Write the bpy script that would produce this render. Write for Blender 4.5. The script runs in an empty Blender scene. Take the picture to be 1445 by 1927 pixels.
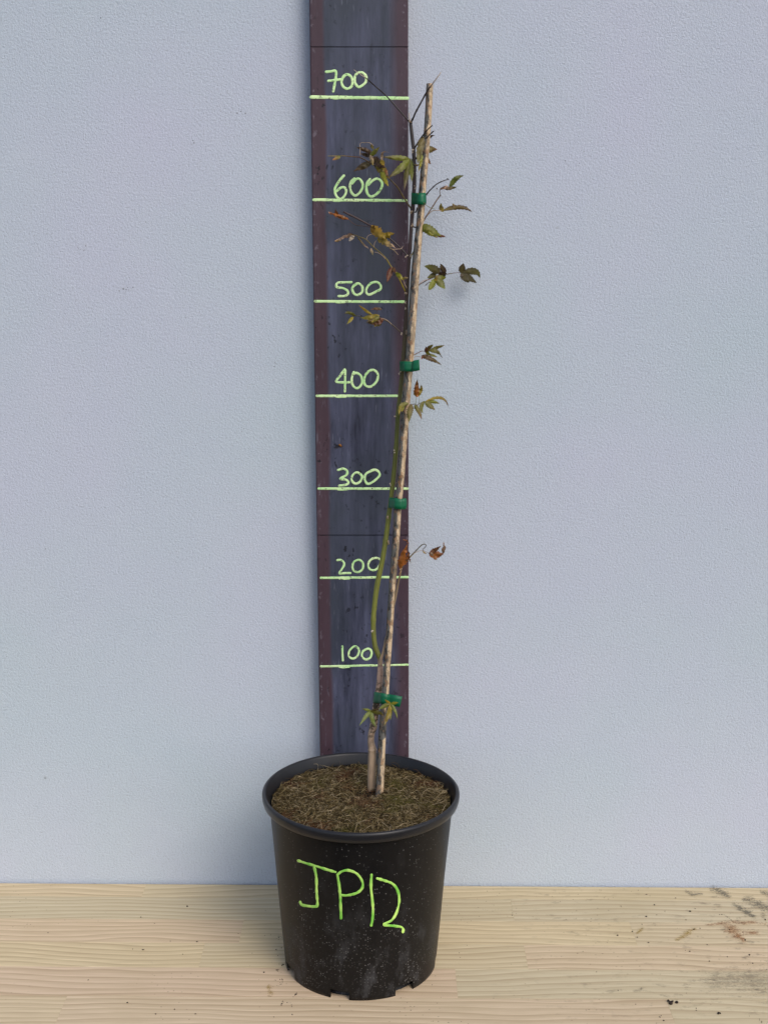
import bpy, bmesh, math, random
import numpy as np
from mathutils import Vector, Matrix, noise

random.seed(7); rng = np.random.default_rng(7)
S = bpy.context.scene
COL = S.collection

# ------------------------------------------------------------------ camera
FPX, CX, CY = 2429.0, 722.5, 963.5
CAM_H, CAM_D = 0.7264, 1.3729
cam = bpy.data.cameras.new('camera'); camo = bpy.data.objects.new('camera', cam); COL.objects.link(camo)
cam.sensor_fit = 'VERTICAL'; cam.sensor_height = 36.0; cam.sensor_width = 36.0
cam.lens = 36.0 * FPX / 1927.0; cam.clip_start = 0.05; cam.clip_end = 200
R3 = Matrix.Rotation(math.pi/2 - 0.206, 3, 'X') @ Matrix.Rotation(math.radians(0.36), 3, 'Z')
camo.matrix_world = Matrix.Translation((0, -CAM_D, CAM_H)) @ R3.to_4x4()
S.camera = camo

# ------------------------------------------------------------------ light
SUN_EL, SUN_AZ = math.radians(45), math.radians(33)      # azimuth measured from straight in front of the wall, towards +x
to_sun = Vector((math.sin(SUN_AZ)*math.cos(SUN_EL), -math.cos(SUN_AZ)*math.cos(SUN_EL), math.sin(SUN_EL)))
W = bpy.data.worlds.new('World'); S.world = W; W.use_nodes = True
nt = W.node_tree; bg = nt.nodes['Background']
sky = nt.nodes.new('ShaderNodeTexSky'); sky.sky_type = 'NISHITA'; sky.sun_disc = False
sky.sun_elevation = SUN_EL; sky.sun_rotation = math.pi - SUN_AZ
sky.air_density = 1.0; sky.dust_density = 3.0; sky.ozone_density = 1.6
nt.links.new(sky.outputs[0], bg.inputs[0]); bg.inputs[1].default_value = 0.118
sun = bpy.data.lights.new('sun', 'SUN'); sun.energy = 0.8; sun.angle = math.radians(28); sun.color = (1.0, 0.96, 0.91)
suno = bpy.data.objects.new('sun', sun); COL.objects.link(suno)
suno.rotation_euler = to_sun.to_track_quat('Z', 'Y').to_euler()
S.view_settings.view_transform = 'Standard'; S.view_settings.look = 'None'
S.view_settings.gamma = 1; S.view_settings.use_curve_mapping = False
S.view_settings.exposure = 0.58

# ------------------------------------------------------------------ measuring helpers (photo measurements -> metres)
CAMP = Vector((0, -CAM_D, CAM_H))
def ray(px, py):
    return R3 @ Vector(((px-CX)/FPX, (CY-py)/FPX, -1.0))
def on_y(px, py, Y):
    d = ray(px, py); t = (Y-CAMP.y)/d.y; return CAMP + d*t
def on_table(px, py, z=0.0):
    d = ray(px, py); t = (z-CAMP.z)/d.z; return CAMP + d*t
LA, LB, LZ = -0.135, 0.15, 0.178
def on_plant(px, py, dy=0.0):          # the plane in which the staked plant leans back towards the wall
    d = ray(px, py)
    u = (abs(px-(700+(1478-py)*.0601))-30)/110                 # side twigs spread back towards the wall
    u = min(max(u, 0), 1); dy = dy+.027*u*u*(3-2*u)
    t = (LA + LB*(CAMP.z-LZ) + dy - CAMP.y) / (d.y - LB*d.z)
    p = CAMP + d*t
    lim = -.031 if px < 775 else -.017
    return p if p.y < lim else on_y(px, py, lim+.25*(dy-.054))
MPP = 0.00058                          # metres per photo pixel at the plant
ZM = {'Z2': (610, 250, .12457), 'Z3': (760, 220, .12456), 'Z4': (610, 380, .12457), 'Z5': (770, 480, .1038),
      'Z6': (640, 560, .14533), 'Z7': (735, 640, .08304), 'Z8': (730, 990, .08304), 'A1': (660, 1280, .08304),
      'A2': (670, 1100, .10377), 'A3': (700, 900, .10377), 'U': (610, 120, .15225), 'B1': (560, 0, .263),
      'B2': (560, 440, .263), 'B3': (560, 820, .263), 'B4': (560, 1200, .2353), 'T2': (570, 960, .15225),
      'P': (490, 1590, .263), 'R': (1150, 1650, .2042), 'L': (0, 1620, .38754), 'I': (0, 0, 1.0)}
def zc(k, x, y):
    a, b, s = ZM[k]; return (a+x*s, b+y*s)
def zl(k, *p):
    return [zc(k, p[i], p[i+1]) for i in range(0, len(p), 2)]

# ------------------------------------------------------------------ object helpers
def srgb(r, g, b):
    f = lambda c: (c/255/12.92 if c/255 <= .04045 else ((c/255+.055)/1.055)**2.4)
    return (f(r), f(g), f(b), 1.0)
def link(name, me, mat=None, parent=None):
    o = bpy.data.objects.new(name, me); COL.objects.link(o)
    if mat: me.materials.append(mat)
    if parent: o.parent = parent
    return o
def mesh(name, v, f, mat=None, parent=None, smooth=True, cols=None):
    me = bpy.data.meshes.new(name); me.from_pydata([tuple(x) for x in v], [], f); me.update()
    if cols is not None:
        a = me.color_attributes.new('Col', 'FLOAT_COLOR', 'POINT')
        a.data.foreach_set('color', np.asarray(cols, dtype=np.float32).ravel())
    if smooth: me.polygons.foreach_set('use_smooth', [True]*len(me.polygons))
    return link(name, me, mat, parent)
def thing(name, label, cat, loc=(0, 0, 0), group=None):
    o = bpy.data.objects.new(name, None); COL.objects.link(o); o.empty_display_size = .02
    o.location = loc; tag(o, label, cat, group); return o
def tag(o, label, cat, group=None, kind=None):
    o['label'] = label; o['category'] = cat
    if group: o['group'] = group
    if kind: o['kind'] = kind
    return o
def keep(o, parent):                   # parent without moving (mesh data is in world metres)
    o.parent = parent; o.matrix_parent_inverse = Matrix.Translation(-Vector(parent.location)); return o
def spline(pts, n=6, closed=False):
    P = [Vector(p) for p in pts]; out = []; N = len(P)
    rngk = range(N if closed else N-1)
    for i in rngk:
        if closed: a, b, c, d = P[(i-1) % N], P[i], P[(i+1) % N], P[(i+2) % N]
        else: a, b, c, d = P[max(i-1, 0)], P[i], P[i+1], P[min(i+2, N-1)]
        for k in range(n):
            t = k/n
            out.append(.5*((2*b)+(c-a)*t+(2*a-5*b+4*c-d)*t*t+(3*b-a-3*c+d)*t**3))
    out.append(P[0].copy() if closed else P[-1].copy())
    return out
def tube(pts, radii, sides=10, cap=True):
    v, f = [], []; n = len(pts); prev = None
    for i, p in enumerate(pts):
        t = (pts[min(i+1, n-1)]-pts[max(i-1, 0)]).normalized()
        if prev is None:
            x = t.cross(Vector((0, 1, 0)))
            if x.length < .1: x = t.cross(Vector((1, 0, 0)))
        else: x = prev - t*prev.dot(t)
        x.normalize(); prev = x; y = t.cross(x)
        for k in range(sides):
            a = 2*math.pi*k/sides
            v.append(p + (x*math.cos(a)+y*math.sin(a))*radii[i])
    for i in range(n-1):
        for k in range(sides):
            k2 = (k+1) % sides
            f.append((i*sides+k, i*sides+k2, (i+1)*sides+k2, (i+1)*sides+k))
    if cap:
        f.append(tuple(range(sides))[::-1]); f.append(tuple(range((n-1)*sides, n*sides)))
    return v, f

# ------------------------------------------------------------------ node helpers
class NT:
    def __init__(s, name):
        s.m = bpy.data.materials.new(name); s.m.use_nodes = True
        s.t = s.m.node_tree; s.b = s.t.nodes['Principled BSDF']; s.out = s.t.nodes['Material Output']
    def n(s, typ, **kw):
        d = s.t.nodes.new(typ)
        for k, v in kw.items():
            if k.startswith('_'): setattr(d, k[1:], v)
            else:
                key = k.replace('__', ' ')
                s.put(d.inputs[key], v)
        return d
    def put(s, sock, v):
        if isinstance(v, bpy.types.NodeSocket): s.t.links.new(v, sock)
        else: sock.default_value = v
    def coord(s, scale=(1, 1, 1), out='Object', rot=(0, 0, 0), loc=(0, 0, 0)):
        c = s.t.nodes.new('ShaderNodeTexCoord'); m = s.t.nodes.new('ShaderNodeMapping')
        m.inputs['Scale'].default_value = scale; m.inputs['Rotation'].default_value = rot; m.inputs['Location'].default_value = loc
        s.t.links.new(c.outputs[out], m.inputs[0]); return m.outputs[0]
    def noise(s, vec, scale, detail=3, rough=.55, dist=0):
        d = s.n('ShaderNodeTexNoise', Vector=vec, Scale=scale, Detail=detail, Roughness=rough, Distortion=dist); return d.outputs['Fac']
    def ramp(s, fac, *stops, interp='LINEAR'):
        d = s.t.nodes.new('ShaderNodeValToRGB'); s.put(d.inputs[0], fac); e = d.color_ramp.elements; d.color_ramp.interpolation = interp
        while len(e) < len(stops): e.new(.5)
        for el, (p, c) in zip(e, stops):
            el.position = p; el.color = c if not isinstance(c, (int, float)) else (c, c, c, 1)
        return d.outputs[0]
    def mix(s, fac, a, b, mode='MIX'):
        d = s.t.nodes.new('ShaderNodeMix'); d.data_type = 'RGBA'; d.blend_type = mode
        s.put(d.inputs[0], fac); s.put(d.inputs[6], a); s.put(d.inputs[7], b); return d.outputs[2]
    def math(s, op, a, b=0.0, clamp=False):
        d = s.t.nodes.new('ShaderNodeMath'); d.operation = op; d.use_clamp = clamp; s.put(d.inputs[0], a); s.put(d.inputs[1], b); return d.outputs[0]
    def bump(s, h, strength=.3, dist=.001):
        d = s.n('ShaderNodeBump', Height=h, Strength=strength, Distance=dist); s.put(s.b.inputs['Normal'], d.outputs[0]); return d
    def xyz(s, vec):
        d = s.t.nodes.new('ShaderNodeSeparateXYZ'); s.put(d.inputs[0], vec); return d.outputs
    def attr(s, name='Col'):
        d = s.t.nodes.new('ShaderNodeAttribute'); d.attribute_name = name; return d.outputs
    def set(s, **kw):
        for k, v in kw.items(): s.put(s.b.inputs[k.replace('__', ' ')], v)
        return s

# ------------------------------------------------------------------ materials
def mat_wall():
    m = NT('painted_render'); c = m.coord()
    big = m.noise(c, 2.6, 3, .5); mid = m.noise(c, 9, 4)
    col = m.mix(m.ramp(big, (.35, 0.0), (.65, 1.0)), (.462, .54, .605, 1), (.505, .535, .640, 1))
    col = m.mix(m.ramp(mid, (.35, 0.0), (.75, .35)), col, (.50, .565, .615, 1))
    fine = m.noise(c, 800, 3, .65); fine2 = m.noise(c, 400, 2, .5)
    pits = m.ramp(m.noise(c, 560, 3, .65), (.33, 1.0), (.46, 0.0))
    col = m.mix(m.math('MULTIPLY', pits, .5), col, (.30, .32, .36, 1))
    spots = m.n('ShaderNodeTexVoronoi', Vector=c, Scale=26.0)
    sp = m.ramp(spots.outputs['Distance'], (.03, 1.0), (.06, 0.0))
    sp = m.math('MULTIPLY', sp, m.ramp(m.noise(c, 7, 2), (.58, 0.0), (.66, .7)))
    col = m.mix(sp, col, (.16, .17, .18, 1))
    m.set(Base__Color=col, Roughness=.82)
    m.b.inputs['Specular IOR Level'].default_value = .25
    h = m.math('ADD', m.math('MULTIPLY', fine, .6), fine2)
    m.bump(h, .45, .0017)
    return m.m
def mat_board():
    m = NT('weathered_board'); c = m.coord(); u = m.attr('Col')     # Col.r = 0..1 across the board
    ux = m.xyz(u[0])[0]
    streak = m.noise(m.coord((75, 75, 9)), 1.0, 6, .68); blot = m.noise(m.coord((9, 9, 5)), 1.0, 4, .55)
    e = m.math('ADD', ux, m.math('MULTIPLY', m.math('SUBTRACT', blot, .5), .12))
    col_c = m.mix(m.ramp(streak, (.3, 0.0), (.7, 1.0)), srgb(38, 41, 56), srgb(90, 94, 118))
    col_c = m.mix(m.ramp(blot, (.45, 0.0), (.62, .8)), col_c, srgb(56, 62, 72))
    col_e = m.mix(streak, srgb(54, 38, 46), srgb(82, 64, 74))
    edge = m.ramp(e, (.0, 1.0), (.13, 1.0), (.165, 0.0), (.80, 0.0), (.90, .9), (1.0, 1.0))
    col = m.mix(edge, col_c, col_e)
    low = m.xyz(c)[2]
    scr = m.ramp(m.noise(m.coord((500, 500, 60)), 1.0, 2, .5), (.62, 0.0), (.70, 1.0))
    scr = m.math('MULTIPLY', scr, m.ramp(m.noise(m.coord((14, 14, 6)), 1.0, 2), (.5, 0.0), (.7, .32)))
    col = m.mix(scr, col, srgb(150, 155, 170))
    dk = m.ramp(m.noise(m.coord((170, 170, 120)), 1.0, 3, .6), (.31, 1.0), (.38, 0.0))
    dk = m.math('MULTIPLY', dk, m.ramp(m.noise(c, 12, 2), (.45, 0.1), (.6, .9)))
    col = m.mix(dk, col, srgb(22, 22, 30))
    # worn, chalky line of nicks down each edge
    nick = m.ramp(m.noise(m.coord((260, 260, 170)), 1.0, 2, .5), (.60, 0.0), (.66, 1.0))
    nick = m.math('MULTIPLY', nick, m.ramp(e, (.0, 0.0), (.03, .5), (.07, .0), (.93, 0.0), (.97, .5), (1.0, .2)))
    col = m.mix(nick, col, srgb(128, 122, 132))
    m.set(Base__Color=col, Roughness=m.ramp(streak, (.3, .38), (.7, .52)))
    m.b.inputs['Specular IOR Level'].default_value = .38
    m.bump(m.math('ADD', streak, m.math('MULTIPLY', dk, -.7)), .25, .0006)
    return m.m
def mat_paint(name, c1, c2, wear):
    m = NT(name); c = m.coord()
    col = m.mix(m.ramp(m.noise(c, 70, 3), (.35, 0.0), (.65, 1.0)), c1, c2)
    w = m.ramp(m.noise(c, 340, 4, .7), (wear-.05, 1.0), (wear+.03, 0.0))
    col = m.mix(m.math('MULTIPLY', w, .85), col, srgb(60, 66, 60))
    m.set(Base__Color=col, Roughness=.6); m.bump(m.noise(c, 400, 2), .3, .0003)
    return m.m
def mat_wood_top():
    m = NT('pine_panel'); a = m.attr('Col'); o = m.xyz(a[0])
    cc = m.t.nodes.new('ShaderNodeTexCoord')
    off = m.n('ShaderNodeCombineXYZ', X=m.math('MULTIPLY', o[0], 13.0), Y=m.math('MULTIPLY', o[1], 7.0), Z=m.math('MULTIPLY', o[2], 5.0))
    v = m.n('ShaderNodeVectorMath', _operation='ADD'); m.put(v.inputs[0], cc.outputs['Object']); m.put(v.inputs[1], off.outputs[0])
    def mp(scale):
        d = m.t.nodes.new('ShaderNodeMapping'); m.put(d.inputs[0], v.outputs[0]); d.inputs['Scale'].default_value = scale; return d.outputs[0]
    warp = m.noise(mp((3.2, 9, 1)), 1.0, 2, .5)
    y = m.xyz(v.outputs[0])[1]
    ph = m.math('ADD', m.math('MULTIPLY', y, 105.0), m.math('MULTIPLY', warp, 6.0))
    tri = m.math('FRACT', ph)
    ring = m.ramp(tri, (0.0, 0.0), (.62, .55), (.90, 1.0), (1.0, 0.0))
    fine = m.noise(mp((18, 600, 1)), 1.0, 4, .6); med = m.noise(mp((4, 40, 1)), 1.0, 3)
    base = m.mix(o[1], srgb(217, 199, 160), srgb(202, 191, 160))
    base = m.mix(m.ramp(o[2], (.55, 0.0), (1, .8)), base, srgb(214, 189, 162))
    col = m.mix(m.math('MULTIPLY', ring, m.math('ADD', .18, m.math('MULTIPLY', med, .6))), base, srgb(146, 120, 86))
    col = m.mix(m.ramp(fine, (.35, .28), (.65, 0.0)), col, srgb(150, 128, 98))
    stain = m.noise(m.coord((5, 9, 1)), 1.0, 4)
    col = m.mix(m.ramp(stain, (.5, 0.0), (.75, .35)), col, srgb(165, 150, 112))
    x0 = m.xyz(m.coord())[0]
    dirt = m.math('MULTIPLY', m.ramp(m.noise(m.coord((60, 110, 1)), 1.0, 5, .65), (.56, 0.0), (.70, .75)), m.ramp(x0, (.08, 0.05), (.30, 1.0)))
    dirt = m.math('MULTIPLY', dirt, m.ramp(m.noise(m.coord((7, 12, 1)), 1.0, 2), (.42, 0.0), (.6, 1.0)))
    col = m.mix(dirt, col, srgb(104, 92, 74))
    specks = m.n('ShaderNodeTexVoronoi', Vector=m.coord(), Scale=150.0)
    sm = m.math('MULTIPLY', m.ramp(specks.outputs['Distance'], (.07, 1.0), (.12, 0.0)), m.ramp(m.noise(m.coord((6, 8, 1)), 1.0, 2), (.5, 0.0), (.6, .8)))
    col = m.mix(sm, col, srgb(70, 52, 36))
    m.set(Base__Color=col, Roughness=m.ramp(med, (.3, .55), (.7, .7)))
    m.b.inputs['Specular IOR Level'].default_value = .3
    m.bump(m.math('ADD', m.math('MULTIPLY', ring, -.4), fine), .18, .0005)
    return m.m
def mat_pot():
    m = NT('black_plastic'); c = m.coord(); z = m.xyz(c)[2]
    film = m.noise(m.coord((20, 20, 3)), 1.0, 4, .6)
    col = m.mix(m.ramp(film, (.4, 0.0), (.75, .8)), (.003, .003, .004, 1), (.011, .010, .009, 1))
    zf = m.ramp(z, (.0, 1.0), (.06, .62), (.10, .25), (.17, .10))
    def speck(scale, lo, hi):
        d = m.n('ShaderNodeTexVoronoi', Vector=c, Scale=scale); r = m.ramp(d.outputs['Distance'], (lo, 1.0), (hi, 0.0))
        g = m.ramp(m.math('ADD', m.xyz(d.outputs['Color'])[0], m.math('MULTIPLY', zf, .62)), (.90, 0.0), (1.12, 1.0)); return m.math('MULTIPLY', r, g)
    sp = m.math('MAXIMUM', speck(480, .15, .32), m.math('MULTIPLY', speck(210, .07, .13), .8))
    sp = m.math('MULTIPLY', sp, m.ramp(m.noise(m.coord((32, 32, 26)), 1.0, 4, .65), (.40, .12), (.62, 1.0)))
    sm = m.math('MULTIPLY', m.ramp(m.noise(m.coord((60, 60, 30)), 1.0, 5, .7), (.52, 0.0), (.72, .5)), zf)
    col = m.mix(m.math('MULTIPLY', sm, .6), col, (.16, .16, .17, 1))
    col = m.mix(m.math('MULTIPLY', sp, .7), col, (.30, .29, .28, 1))
    m.set(Base__Color=col, Roughness=m.math('ADD', m.ramp(film, (.3, .40), (.7, .50)), m.math('MULTIPLY', sm, .3)))
    m.b.inputs['Specular IOR Level'].default_value = .27
    m.bump(m.noise(m.coord((30, 30, 4)), 1.0, 3), .12, .002)
    return m.m
def mat_leaf():
    m = NT('maple_leaf'); c = m.coord(); a = m.attr('Col')
    n1 = m.noise(c, 160, 4, .6)
    col = m.mix(m.ramp(n1, (.35, .55), (.65, 0.0)), a[0], m.mix(.5, a[0], (.05, .022, .012, 1)))
    hi = m.ramp(m.noise(c, 420, 2), (.6, 0.0), (.75, .35)); col = m.mix(hi, col, m.mix(.5, a[0], (.30, .22, .07, 1)))
    m.set(Base__Color=col, Roughness=.5)
    m.bump(m.noise(c, 300, 3), .5, .001)
    tr = m.n('ShaderNodeBsdfTranslucent', Color=col); mx = m.t.nodes.new('ShaderNodeMixShader'); mx.inputs[0].default_value = .22
    m.t.links.new(m.b.outputs[0], mx.inputs[1]); m.t.links.new(tr.outputs[0], mx.inputs[2]); m.t.links.new(mx.outputs[0], m.out.inputs[0])
    return m.m
def mat_twig():
    m = NT('twig_bark'); c = m.coord(); a = m.attr('Col')
    n1 = m.noise(m.coord((300, 300, 90)), 1.0, 4)
    col = m.mix(m.ramp(n1, (.4, .5), (.6, 0.0)), a[0], m.mix(.6, a[0], (.02, .014, .01, 1)))
    m.set(Base__Color=col, Roughness=.45); m.bump(n1, .3, .0005); return m.m
def mat_trunk():
    m = NT('sapling_bark'); c = m.coord(); a = m.attr('Col')
    z = m.xyz(c)[2]
    fine = m.noise(m.coord((350, 350, 60)), 1.0, 4, .6)
    col = m.mix(m.ramp(fine, (.35, .45), (.65, 0.0)), a[0], m.mix(.7, a[0], (.03, .022, .012, 1)))
    # peeling bark where the wood turns green
    band = m.ramp(z, (.215, 0.0), (.240, .9), (.275, 1.0), (.292, .4), (.305, 0.0))
    patch = m.ramp(m.noise(m.coord((220, 220, 330)), 1.0, 3, .6), (.49, 1.0), (.54, 0.0))
    col = m.mix(m.math('MULTIPLY', patch, m.math('MULTIPLY', band, 1.0)), col, srgb(58, 46, 22))
    m.set(Base__Color=col, Roughness=.5); m.bump(m.math('ADD', fine, m.math('MULTIPLY', patch, m.math('MULTIPLY', band, -.6))), .4, .0008); return m.m
def mat_stake():
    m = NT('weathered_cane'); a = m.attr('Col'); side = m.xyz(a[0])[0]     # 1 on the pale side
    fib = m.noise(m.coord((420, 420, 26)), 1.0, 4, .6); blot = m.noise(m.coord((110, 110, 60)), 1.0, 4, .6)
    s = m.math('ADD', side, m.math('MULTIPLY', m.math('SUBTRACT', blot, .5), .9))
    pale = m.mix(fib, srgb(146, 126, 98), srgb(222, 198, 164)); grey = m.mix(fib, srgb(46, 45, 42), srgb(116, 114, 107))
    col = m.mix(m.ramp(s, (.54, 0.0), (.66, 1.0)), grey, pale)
    mould = m.ramp(m.noise(m.coord((230, 230, 130)), 1.0, 4, .65), (.44, 1.0), (.50, 0.0))
    mould = m.math('MULTIPLY', mould, m.ramp(s, (.25, .95), (.75, .5)))
    col = m.mix(mould, col, srgb(34, 32, 28))
    br = m.ramp(m.noise(m.coord((260, 260, 150), loc=(3, 1, 2)), 1.0, 3), (.52, 0.0), (.62, .6)); col = m.mix(br, col, srgb(142, 104, 68))
    m.set(Base__Color=col, Roughness=.7); m.bump(m.math('SUBTRACT', fib, mould), .5, .0008); return m.m
def mat_tie():
    m = NT('green_tie_tape'); c = m.coord()
    col = m.mix(m.noise(c, 40, 2), srgb(4, 92, 60), srgb(14, 118, 78))
    m.set(Base__Color=col, Roughness=.42); m.bump(m.noise(c, 120, 2), .25, .001)
    tr = m.n('ShaderNodeBsdfTranslucent', Color=srgb(10, 130, 40)); mx = m.t.nodes.new('ShaderNodeMixShader'); mx.inputs[0].default_value = .25
    m.t.links.new(m.b.outputs[0], mx.inputs[1]); m.t.links.new(tr.outputs[0], mx.inputs[2]); m.t.links.new(mx.outputs[0], m.out.inputs[0])
    return m.m
def mat_soil():
    m = NT('coir_soil'); a = m.attr('Col'); m.set(Base__Color=a[0], Roughness=.85); m.b.inputs['Specular IOR Level'].default_value = .2; return m.m
def mat_plain(name, c, rough=.6):
    m = NT(name); n1 = m.noise(m.coord(), 200, 3); m.set(Base__Color=m.mix(n1, c, tuple(x*.6 for x in c[:3])+(1,)), Roughness=rough); return m.m
def mat_stain(name, c, amt=.6):
    m = NT(name); a = m.attr('Col'); e = m.xyz(a[0])[0]
    n1 = m.noise(m.coord((90, 200, 1)), 1.0, 5, .65)
    n2 = m.noise(m.coord((420, 700, 1)), 1.0, 3, .6)
    al = m.ramp(m.math('ADD', m.math('ADD', m.math('MULTIPLY', e, .8), m.math('MULTIPLY', m.math('SUBTRACT', n1, .5), 2.2)), m.math('MULTIPLY', m.math('SUBTRACT', n2, .5), 2.0)), (.38, 0.0), (.95, amt))
    m.set(Base__Color=c, Roughness=.7, Alpha=al); return m.m

MW, MB_, MT, MP = mat_wall(), mat_board(), mat_wood_top(), mat_pot()
MLF, MTW, MTR, MST, MTI, MSO = mat_leaf(), mat_twig(), mat_trunk(), mat_stake(), mat_tie(), mat_soil()
MCH = mat_paint('lime_paint_marker', srgb(184, 230, 156), srgb(222, 248, 184), .41)
MJP = mat_paint('lime_paint_pen', srgb(120, 196, 70), srgb(206, 244, 126), .30)

# ------------------------------------------------------------------ wall
def build_wall():
    v, f = [], []
    x0, x1, z0, z1 = -1.3, 1.3, -0.25, 1.35
    bm = bmesh.new(); bmesh.ops.create_cube(bm, size=1)
    for q in bm.verts: q.co = Vector((x0+(q.co.x+.5)*(x1-x0), .0+(q.co.y+.5)*.12, z0+(q.co.z+.5)*(z1-z0)))
    me = bpy.data.meshes.new('rendered_wall'); bm.to_mesh(me); bm.free()
    tag(link('rendered_wall', me, MW), 'pale blue grey wall with fine rough render behind the potted sapling', 'wall')
build_wall()
def build_scuffs():
    v, f = [], []
    for px, py, n, sx, sy in ((152, 467, 8, 9, 3), (238, 544, 9, 14, 5), (515, 690, 5, 3, 6), (455, 212, 7, 16, 8), (190, 33, 2, 1, 1), (360, 270, 4, 4, 3), (880, 812, 3, 4, 2), (1390, 905, 2, 2, 2), (455, 810, 3, 3, 4), (1080, 300, 3, 9, 9), (90, 1032, 2, 2, 1), (290, 1112, 1, 1, 1)):
        for k in range(n):
            p = on_y(px+random.gauss(0, sx), py+random.gauss(0, sy), -.0002); b = len(v); rr = random.uniform(.0003, .0008)
            blob((p.x, p.z, 0), rr, v, f, .25)
            for i in range(b, len(v)): q = v[i]; v[i] = (q[0], -.0002-q[2], q[1])
    o = mesh('scuff_marks', v, f, mat_plain('grey_scuff', srgb(112, 114, 118), .9), bpy.data.objects['rendered_wall'], False)
SCUFF = build_scuffs

# ------------------------------------------------------------------ pine bench top: laminated staves
def build_bench():
    rows = [0.003, -.033, -.082, -.130, -.177, -.229, -.277, -.325, -.375]
    joints = {0: [275], 1: [-60, 962], 2: [455, 1190], 3: [380, 990], 4: [-200, 860, 1500], 5: [110, 1270]}
    v, f, c = [], [], []
    th = .032
    for r in range(len(rows)-1):
        ga, gb = (.0003 if r in (5, 6) else .00006), (.0003 if r in (4, 5) else .00006)
        ya, yb = rows[r]-ga, rows[r+1]+gb
        if r == 0: ya = -.0035
        xs = [-.95]
        if r in joints:
            ym = (ya+yb)/2
            for px in joints[r]:
                d = ray(px, 1780); 
                # x on the table at that depth
                t = (ym+CAM_D)/d.y; xs.append(CAMP.x+d.x*t)
        else: xs += [-.31+.1*r, .14+.03*r, .55]
        xs = sorted(xs)+[.95]
        for i in range(len(xs)-1):
            xa, xb = xs[i]+.00002, xs[i+1]-.00002
            col = (random.random(), random.random(), random.random(), 1)
            b = len(v); e = .00012; dz = random.uniform(-.00005, .00005)
            pts = [(xa, yb, -th), (xb, yb, -th), (xb, ya, -th), (xa, ya, -th),
                   (xa, yb, -e+dz), (xb, yb, -e+dz), (xb, ya, -e+dz), (xa, ya, -e+dz),
                   (xa+e, yb+e, dz), (xb-e, yb+e, dz), (xb-e, ya-e, dz), (xa+e, ya-e, dz)]
            v += pts; c += [col]*12
            f += [(b+3, b+2, b+1, b)]
            for k in range(4):
                k2 = (k+1) % 4
                f += [(b+k, b+k2, b+4+k2, b+4+k), (b+4+k, b+4+k2, b+8+k2, b+8+k)]
            f += [(b+8, b+9, b+10, b+11)]
    root = thing('wooden_bench', 'pale pine bench top glued from narrow staves, stained at its right end', 'bench', (0, -.19, 0))
    keep(mesh('bench_top', v, f, MT, None, False, c), root)
    # stains soaked into the wood
    def stain(pts, ws, mat, label):
        vv, ff, cc = [], [], []
        P = spline([Vector((p[0], p[1], 0)) for p in pts], 6); n = len(P)
        for i, p in enumerate(P):
            t = i/(n-1); w = np.interp(t, np.linspace(0, 1, len(ws)), ws)
            q = P[min(i+1, n-1)]-P[max(i-1, 0)]; q.normalize(); nn = Vector((-q.y, q.x, 0))
            for s in (-1, -.5, 0, .5, 1):
                a = p+nn*s*w; g = on_table(a.x, a.y); g.z = .0006; vv.append(g)
                end = min(1, min(t, 1-t)*5); k = (1-abs(s))*end*1.0
                cc.append((k, k, k, 1))
        for i in range(n-1):
            for k in range(4):
                b = i*5+k; ff.append((b, b+1, b+6, b+5))
        o = keep(mesh('stain', vv, ff, mat, None, True, cc), root)
        o['label'] = label
    SO = mat_stain('soot_stain', srgb(96, 90, 78), .30); G = mat_stain('damp_stain', srgb(112, 106, 90), .75); RU = mat_stain('rust_stain', srgb(150, 92, 30)); RD = mat_stain('rust_stain_faint', srgb(168, 140, 62))
    stain(zl('R', 660, 140, 760, 160, 860, 155), [5, 8, 4], G, 'small grey damp smear near the wall')
    stain(zl('R', 890, 100, 1000, 140, 1120, 220), [8, 14, 7], G, 'grey damp print beside the wall')
    stain(zl('R', 1090, 230, 1200, 300, 1360, 390), [6, 12, 6], G, 'long grey damp print on the right')
    stain(zl('R', 1190, 190, 1330, 250, 1500, 330), [9, 17, 12], G, 'broad grey damp print at the right edge')
    stain(zl('R', 1350, 130, 1500, 190), [6, 10], G, 'grey damp print cut by the frame')
    stain(zl('R', 850, 455, 1000, 430, 1200, 425, 1500, 430), [3, 6, 7, 5], RU, 'rusty streak along the grain')
    stain(zl('R', 1000, 430, 1110, 490, 1180, 560, 1260, 610), [12, 22, 15, 6], RU, 'rusty orange splash')
    stain(zl('R', 1180, 500, 1260, 520, 1360, 520), [5, 8, 5], RU, 'small rusty spot')
    stain(zl('R', 560, 610, 650, 560, 740, 500, 800, 470), [5, 9, 7, 5], RD, 'faint yellow smear')
    stain(zl('R', 220, 540, 260, 500, 300, 460), [5, 7, 4], RD, 'faint yellow drip mark')
    stain(zl('L', 1300, 600, 1325, 660), [8, 12], RD, 'faint brown blot left of the pot')
    stain(zl('I', 1310, 1850, 1390, 1845, 1500, 1850), [26, 44, 40], SO, 'sooty grey patch at the front right')
build_bench()

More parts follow.
